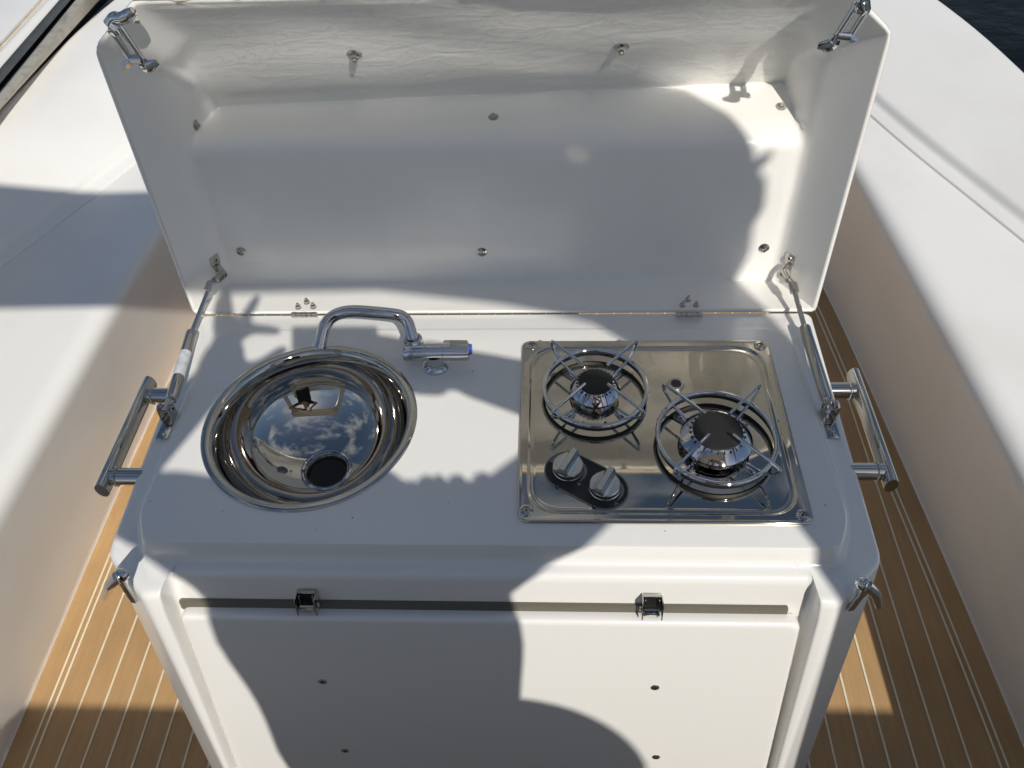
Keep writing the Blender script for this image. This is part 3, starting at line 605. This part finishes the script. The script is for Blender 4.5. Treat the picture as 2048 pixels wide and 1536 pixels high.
b = MB(); ring = lambda g, z: [Vector((x * (1 - g * .02), y + (.01 * g if y < -1.2 else -.01 * g), z)) for x, y in poly]
b.rings([ring(1, 1.575), ring(0, 1.585), ring(0, 1.625), ring(1, 1.64)], cap0=True, cap1=True); b.build('roof', ARCHM, arch, (0, -1.1, 1.6))
for s_ in (-1, 1):
    b = MB(); R = []
    for z, xi in ((-.40, .89), (1.1, .89), (1.3, .88), (1.41, .85), (1.445, .834), (1.489, .804), (1.512, .748), (1.535, .674), (1.55, .59), (1.575, .45), (1.5755, .40)):
        y0 = -.045 if s_ < 0 else 0
        R.append([Vector((s_ * xi, -1.185 + y0, z)), Vector((s_ * 1.07, -1.185 + y0, z)), Vector((s_ * 1.07, -1.242 + y0, z)), Vector((s_ * xi, -1.242 + y0, z))])
    b.rings(R, True, True, True); b.build('post', ARCHM, arch, (s_ * 1.0, -1.27, -.4), sharp=30)
b = MB(); lc = SV(.684, .018, 1.0); b.lathe([(.0001, .055), (.028, .05), (.044, .02), (.046, -.02), (.034, -.05), (.0001, -.056)], lc, (0, 0, 1), 24); b.tube([lc + Vector((.01, .02, .045)), lc + Vector((.035, .03, .062))], [.012, .006], 8); b.build('shadow_bump', ARCHM, arch, lc)  # unseen bump added to shape the arch's shadow edge on the lid
helm = thing('helm_station', (0, -1.7, -.75), 'white helm block behind the photographer, its straight edge shading the near deck', 'helm station')
b = MB(); b.box((.05, -1.74, -.12), (2.45, .76, 1.26), None, .03); b.box((.05, -1.66, .53), (2.3, .55, .04), None, .01); b.build('base', GELB, helm, (0, -1.7, -.75))
b = MB(); b.box((1.26, -1.66, .28), (.66, .60, .53), None, .012); b.build('shadow_block', GELB, helm, (1.1, -1.66, .2))  # unseen block added to set the shadow edge on the right deck
b = MB(); hs = SV(.095, -.785, .442); b.lathe([(.0001, -.06), (.19, -.06), (.212, -.035), (.218, 0), (.212, .035), (.19, .06), (.0001, .06)], hs, (0, 1, 0), 48, sx=1, sy=1.25); b.build('shadow_disc', CREAM, helm, hs)  # unseen rounded disc, added to cast the lobe of shade on the door

SHIRT = mat('black shirt cloth', (.012, .012, .014), .85, bump=(60, .5, .003)); SKIN = mat('skin', (.46, .27, .19), .5); HAIR = mat('brown hair', (.05, .03, .02), .6); SHORTS = mat('dark trousers', (.02, .022, .03), .85)
def skin_chain(name, verts, edges, radii, m, parent, root=0, lv=2):
    me = bpy.data.meshes.new(name); me.from_pydata(verts, edges, []); me.materials.append(m); ob = bpy.data.objects.new(name, me); COL.objects.link(ob); ob.parent = parent
    if parent is not None: ob.location = -WORLD[parent.name]
    md = ob.modifiers.new('skin', 'SKIN'); md.use_smooth_shade = True
    for i, r in enumerate(radii):
        sv = me.skin_vertices[0].data[i]; sv.radius = r if isinstance(r, tuple) else (r, r); sv.use_root = (i == root)
    ss = ob.modifiers.new('sub', 'SUBSURF'); ss.levels = lv; ss.render_levels = lv
    return ob
PX, PY = .18, -1.0
sL = SV(-.175, -.225, .20); sR = SV(.118, -.326, .26)
eL = SV(-.325, -.130, .14); eR = SV(.420, -.245, .13)
wL = SV(-.150, -.026, .035); wR = SV(.222, -.124, .045)
V = [(PX, PY, .20), (PX, PY + .01, .42), (PX, PY + .0, .60), (PX, PY + .02, .80), (PX - .01, -.965, .87), (PX - .02, -.93, .95),
     tuple(sL), tuple(eL), tuple(wL), tuple(sR), tuple(eR), tuple(wR),
     (PX - .10, PY, .12), (PX - .11, PY + .03, -.30), (PX - .12, PY, -.68), (PX - .12, PY + .13, -.715),
     (PX + .10, PY, .12), (PX + .11, PY + .03, -.30), (PX + .12, PY, -.68), (PX + .12, PY + .13, -.715)]
EDG = [(0, 1), (1, 2), (2, 3), (3, 4), (4, 5), (3, 6), (6, 7), (7, 8), (3, 9), (9, 10), (10, 11), (0, 12), (12, 13), (13, 14), (14, 15), (0, 16), (16, 17), (17, 18), (18, 19)]
RAD = [(.17, .11), (.16, .10), (.175, .105), (.13, .09), (.055, .055), (.085, .10), (.062, .062), (.044, .044), (.028, .028), (.062, .062), (.052, .052), (.043, .043),
       .10, .062, .042, .038, .10, .062, .042, .038]
person = thing('person', (PX, PY, -.75), 'photographer in a black top holding up a phone, seen mirrored in the sink', 'person')
def ball(mb, p, r, sx=1, sy=1, sz=1, n=14):
    mb.lathe([(max(.0001, r * sin(pi * k / n)) * 1.0, -r * sz * cos(pi * k / n)) for k in range(n + 1)], p, (0, 0, 1), 2 * n, sx=sx, sy=sy, cap0=True, cap1=True)
def limb(mb, p, q, r0, r1):
    p, q = Vector(p), Vector(q); mb.tube([p, p.lerp(q, .35), p.lerp(q, .7), q], [r0, r0 * 1.06 * .65 + r1 * .35, r0 * .35 + r1 * .68, r1], 18); ball(mb, p, r0); ball(mb, q, r1)
FLESH = MB(); V3 = [Vector(v) for v in V]
for (i, j), (r0, r1) in {(6, 7): (.055, .042), (7, 8): (.044, .027), (9, 10): (.058, .048), (10, 11): (.050, .036), (0, 12): (.11, .10), (12, 13): (.095, .060), (13, 14): (.058, .040), (14, 15): (.040, .034), (0, 16): (.11, .10), (16, 17): (.095, .060), (17, 18): (.058, .040), (18, 19): (.040, .034), (3, 4): (.075, .055), (4, 5): (.055, .060), (3, 6): (.10, .060), (3, 9): (.10, .060)}.items(): limb(FLESH, V3[i], V3[j], r0, r1)
for i, (rx, ry) in ((0, (.16, .105)), (1, (.15, .10)), (2, (.165, .105)), (3, (.14, .095))): ball(FLESH, V3[i], .14, rx / .14, ry / .14, 1.15)
HC = Vector((PX - .02, -.925, .955)); ball(FLESH, HC, .098, .80, .98, 1.18); ball(FLESH, HC + Vector((0, .045, -.065)), .052, .9, .9, .9)      # skull and jaw
ball(FLESH, HC + Vector((0, .100, -.018)), .014, .8, 1.2, 1.6)                                                                              # nose
for q in (-1, 1):
    ball(FLESH, HC + Vector((q * .080, -.005, -.01)), .022, .4, .8, 1.3); ball(FLESH, HC + Vector((q * .034, .078, .018)), .017, 1.1, .7, .6)
ball(FLESH, HC + Vector((0, .088, -.058)), .017, 1.5, .6, .5)                                                                                # mouth
cl = [(PX - .01, PY, .16), (PX - .01, PY + .01, .42), (PX + .012, PY + .0, .60), (PX, PY + .02, .79), tuple(sL), tuple(sL.lerp(eL, .75)), tuple(sR), tuple(sR.lerp(eR, .82))]
skin_chain('shirt', cl, [(0, 1), (1, 2), (2, 3), (3, 4), (4, 5), (3, 6), (6, 7)], [(.225, .13), (.20, .12), (.215, .125), (.17, .11), (.075, .075), (.050, .050), (.066, .066), (.058, .058)], SHIRT, person)
tr = [(PX, PY, .20), (PX - .10, PY, .12), (PX - .11, PY + .03, -.30), (PX - .12, PY, -.64), (PX + .10, PY, .12), (PX + .11, PY + .03, -.30), (PX + .12, PY, -.64)]
skin_chain('trousers', tr, [(0, 1), (1, 2), (2, 3), (0, 4), (4, 5), (5, 6)], [(.185, .125), .115, .078, .062, .115, .078, .062], SHORTS, person)
b = MB(); hc = Vector((PX - .02, -.945, .965)); hr_ = [(.0001, .118), (.05, .110), (.085, .083), (.101, .045), (.104, .0), (.100, -.04), (.088, -.075)]
b.lathe(hr_, hc + Vector((0, -.015, 0)), Vector((0, .25, 1)), 28, sx=.88, sy=1.05)
random.seed(9)
for k in range(60):
    a = random.uniform(-.2, pi + .2); p = hc + Vector((cos(a) * .080, -.03 - abs(sin(a)) * .07, random.uniform(-.05, .02))); d = Vector((cos(a) * .35, -abs(sin(a)) * .35, -1)).normalized(); L = random.uniform(.07, .12)
    b.tube([p, p + d * L * .5, p + d * L], [.016, .015, .004], 6)
for k in range(12):
    t = k / 11; p = SV(.045 + .19 * t, -.252 - .035 * t, .20); d = (E2V * .034 + E1V * random.uniform(-.010, .010)); b.tube([p, p + d * .5, p + d * random.uniform(.7, 1.1)], [.019, .016, .008], 8)
b.build('hair', HAIR, person, hc)
# hands: palm plus five fingers each, grown as one skinned chain
CR = CAMR; cx_ = CR @ Vector((1, 0, 0)); cyv = CR @ Vector((0, 1, 0)); cz_ = CR @ Vector((0, 0, 1))
def PH(x, y, z): return CP + cx_ * x + cyv * y + cz_ * z       # phone frame: z>0 is behind the lens
def hand(name, wrist, palm, fingers, parent):
    limb(FLESH, wrist, wrist.lerp(palm, .5), .030, .034); limb(FLESH, wrist.lerp(palm, .45), palm, .034, .030)
    for f in fingers:
        prev = palm if f[0] == 'f' else wrist.lerp(palm, .5); rr = .0135
        for i, p in enumerate(f[1]):
            r1 = [.0110, .0095, .0082][min(i, 2)] * (1.12 if f[0] == 't' else 1); limb(FLESH, prev, p, rr, r1); prev = p; rr = r1
pL = SV(-.125, .005, .03)
hand('left_hand', wL, pL, [('t', [SV(-.100, -.028, .035), SV(-.070, -.024, .028), SV(-.040, -.012, .012)]),
                           ('f', [SV(-.105, .030, .03), SV(-.075, .034, .024), SV(-.040, .020, .012)]),
                           ('f', [SV(-.098, .045, .03), SV(-.076, .062, .02), SV(-.058, .082, .01)]),
                           ('f', [SV(-.112, .048, .03), SV(-.106, .082, .02), SV(-.104, .112, .01)]),
                           ('f', [SV(-.128, .046, .03), SV(-.124, .072, .025), SV(-.118, .095, .02)])], person)
pR = SV(.172, -.088, .030)
hand('right_hand', wR, pR, [('t', [SV(.165, -.128, .046), SV(.130, -.118, .042), SV(.100, -.098, .034)]),
                            ('f', [SV(.132, -.050, .03), SV(.108, -.038, .02), SV(.086, -.033, .012)]),
                            ('f', [SV(.130, -.068, .02), SV(.106, -.060, .008), SV(.084, -.052, .004)]),
                            ('f', [SV(.130, -.086, .015), SV(.106, -.080, .004), SV(.086, -.072, .000)]),
                            ('f', [SV(.134, -.103, .015), SV(.112, -.100, .004), SV(.094, -.092, .000)])], person)
bod = FLESH.build('body', SKIN, person, (PX, PY, -.75)); rm = bod.modifiers.new('skin', 'REMESH'); rm.mode = 'VOXEL'; rm.voxel_size = .0055; rm.use_smooth_shade = True; sm = bod.modifiers.new('soften', 'SMOOTH'); sm.iterations = 4; sm.factor = .6
b = MB(); b.box(PH(.050, -.018, .0085), (.138, .067, .0075), CR, .0022); ph = b.build('phone', mat('phone black glass', (.01, .01, .012), .15), None, PH(.05, -.018, .0085)); tag(ph, 'slim black phone held up by the photographer, its shadow lying above the sink', 'phone')
b = MB(); b.lathe([(.0045, 0), (.0045, .0012), (.0001, .0012)], PH(0, 0, .0046), -cz_, 18); b.build('camera_ring', STEEL, ph, PH(0, 0, .0046))
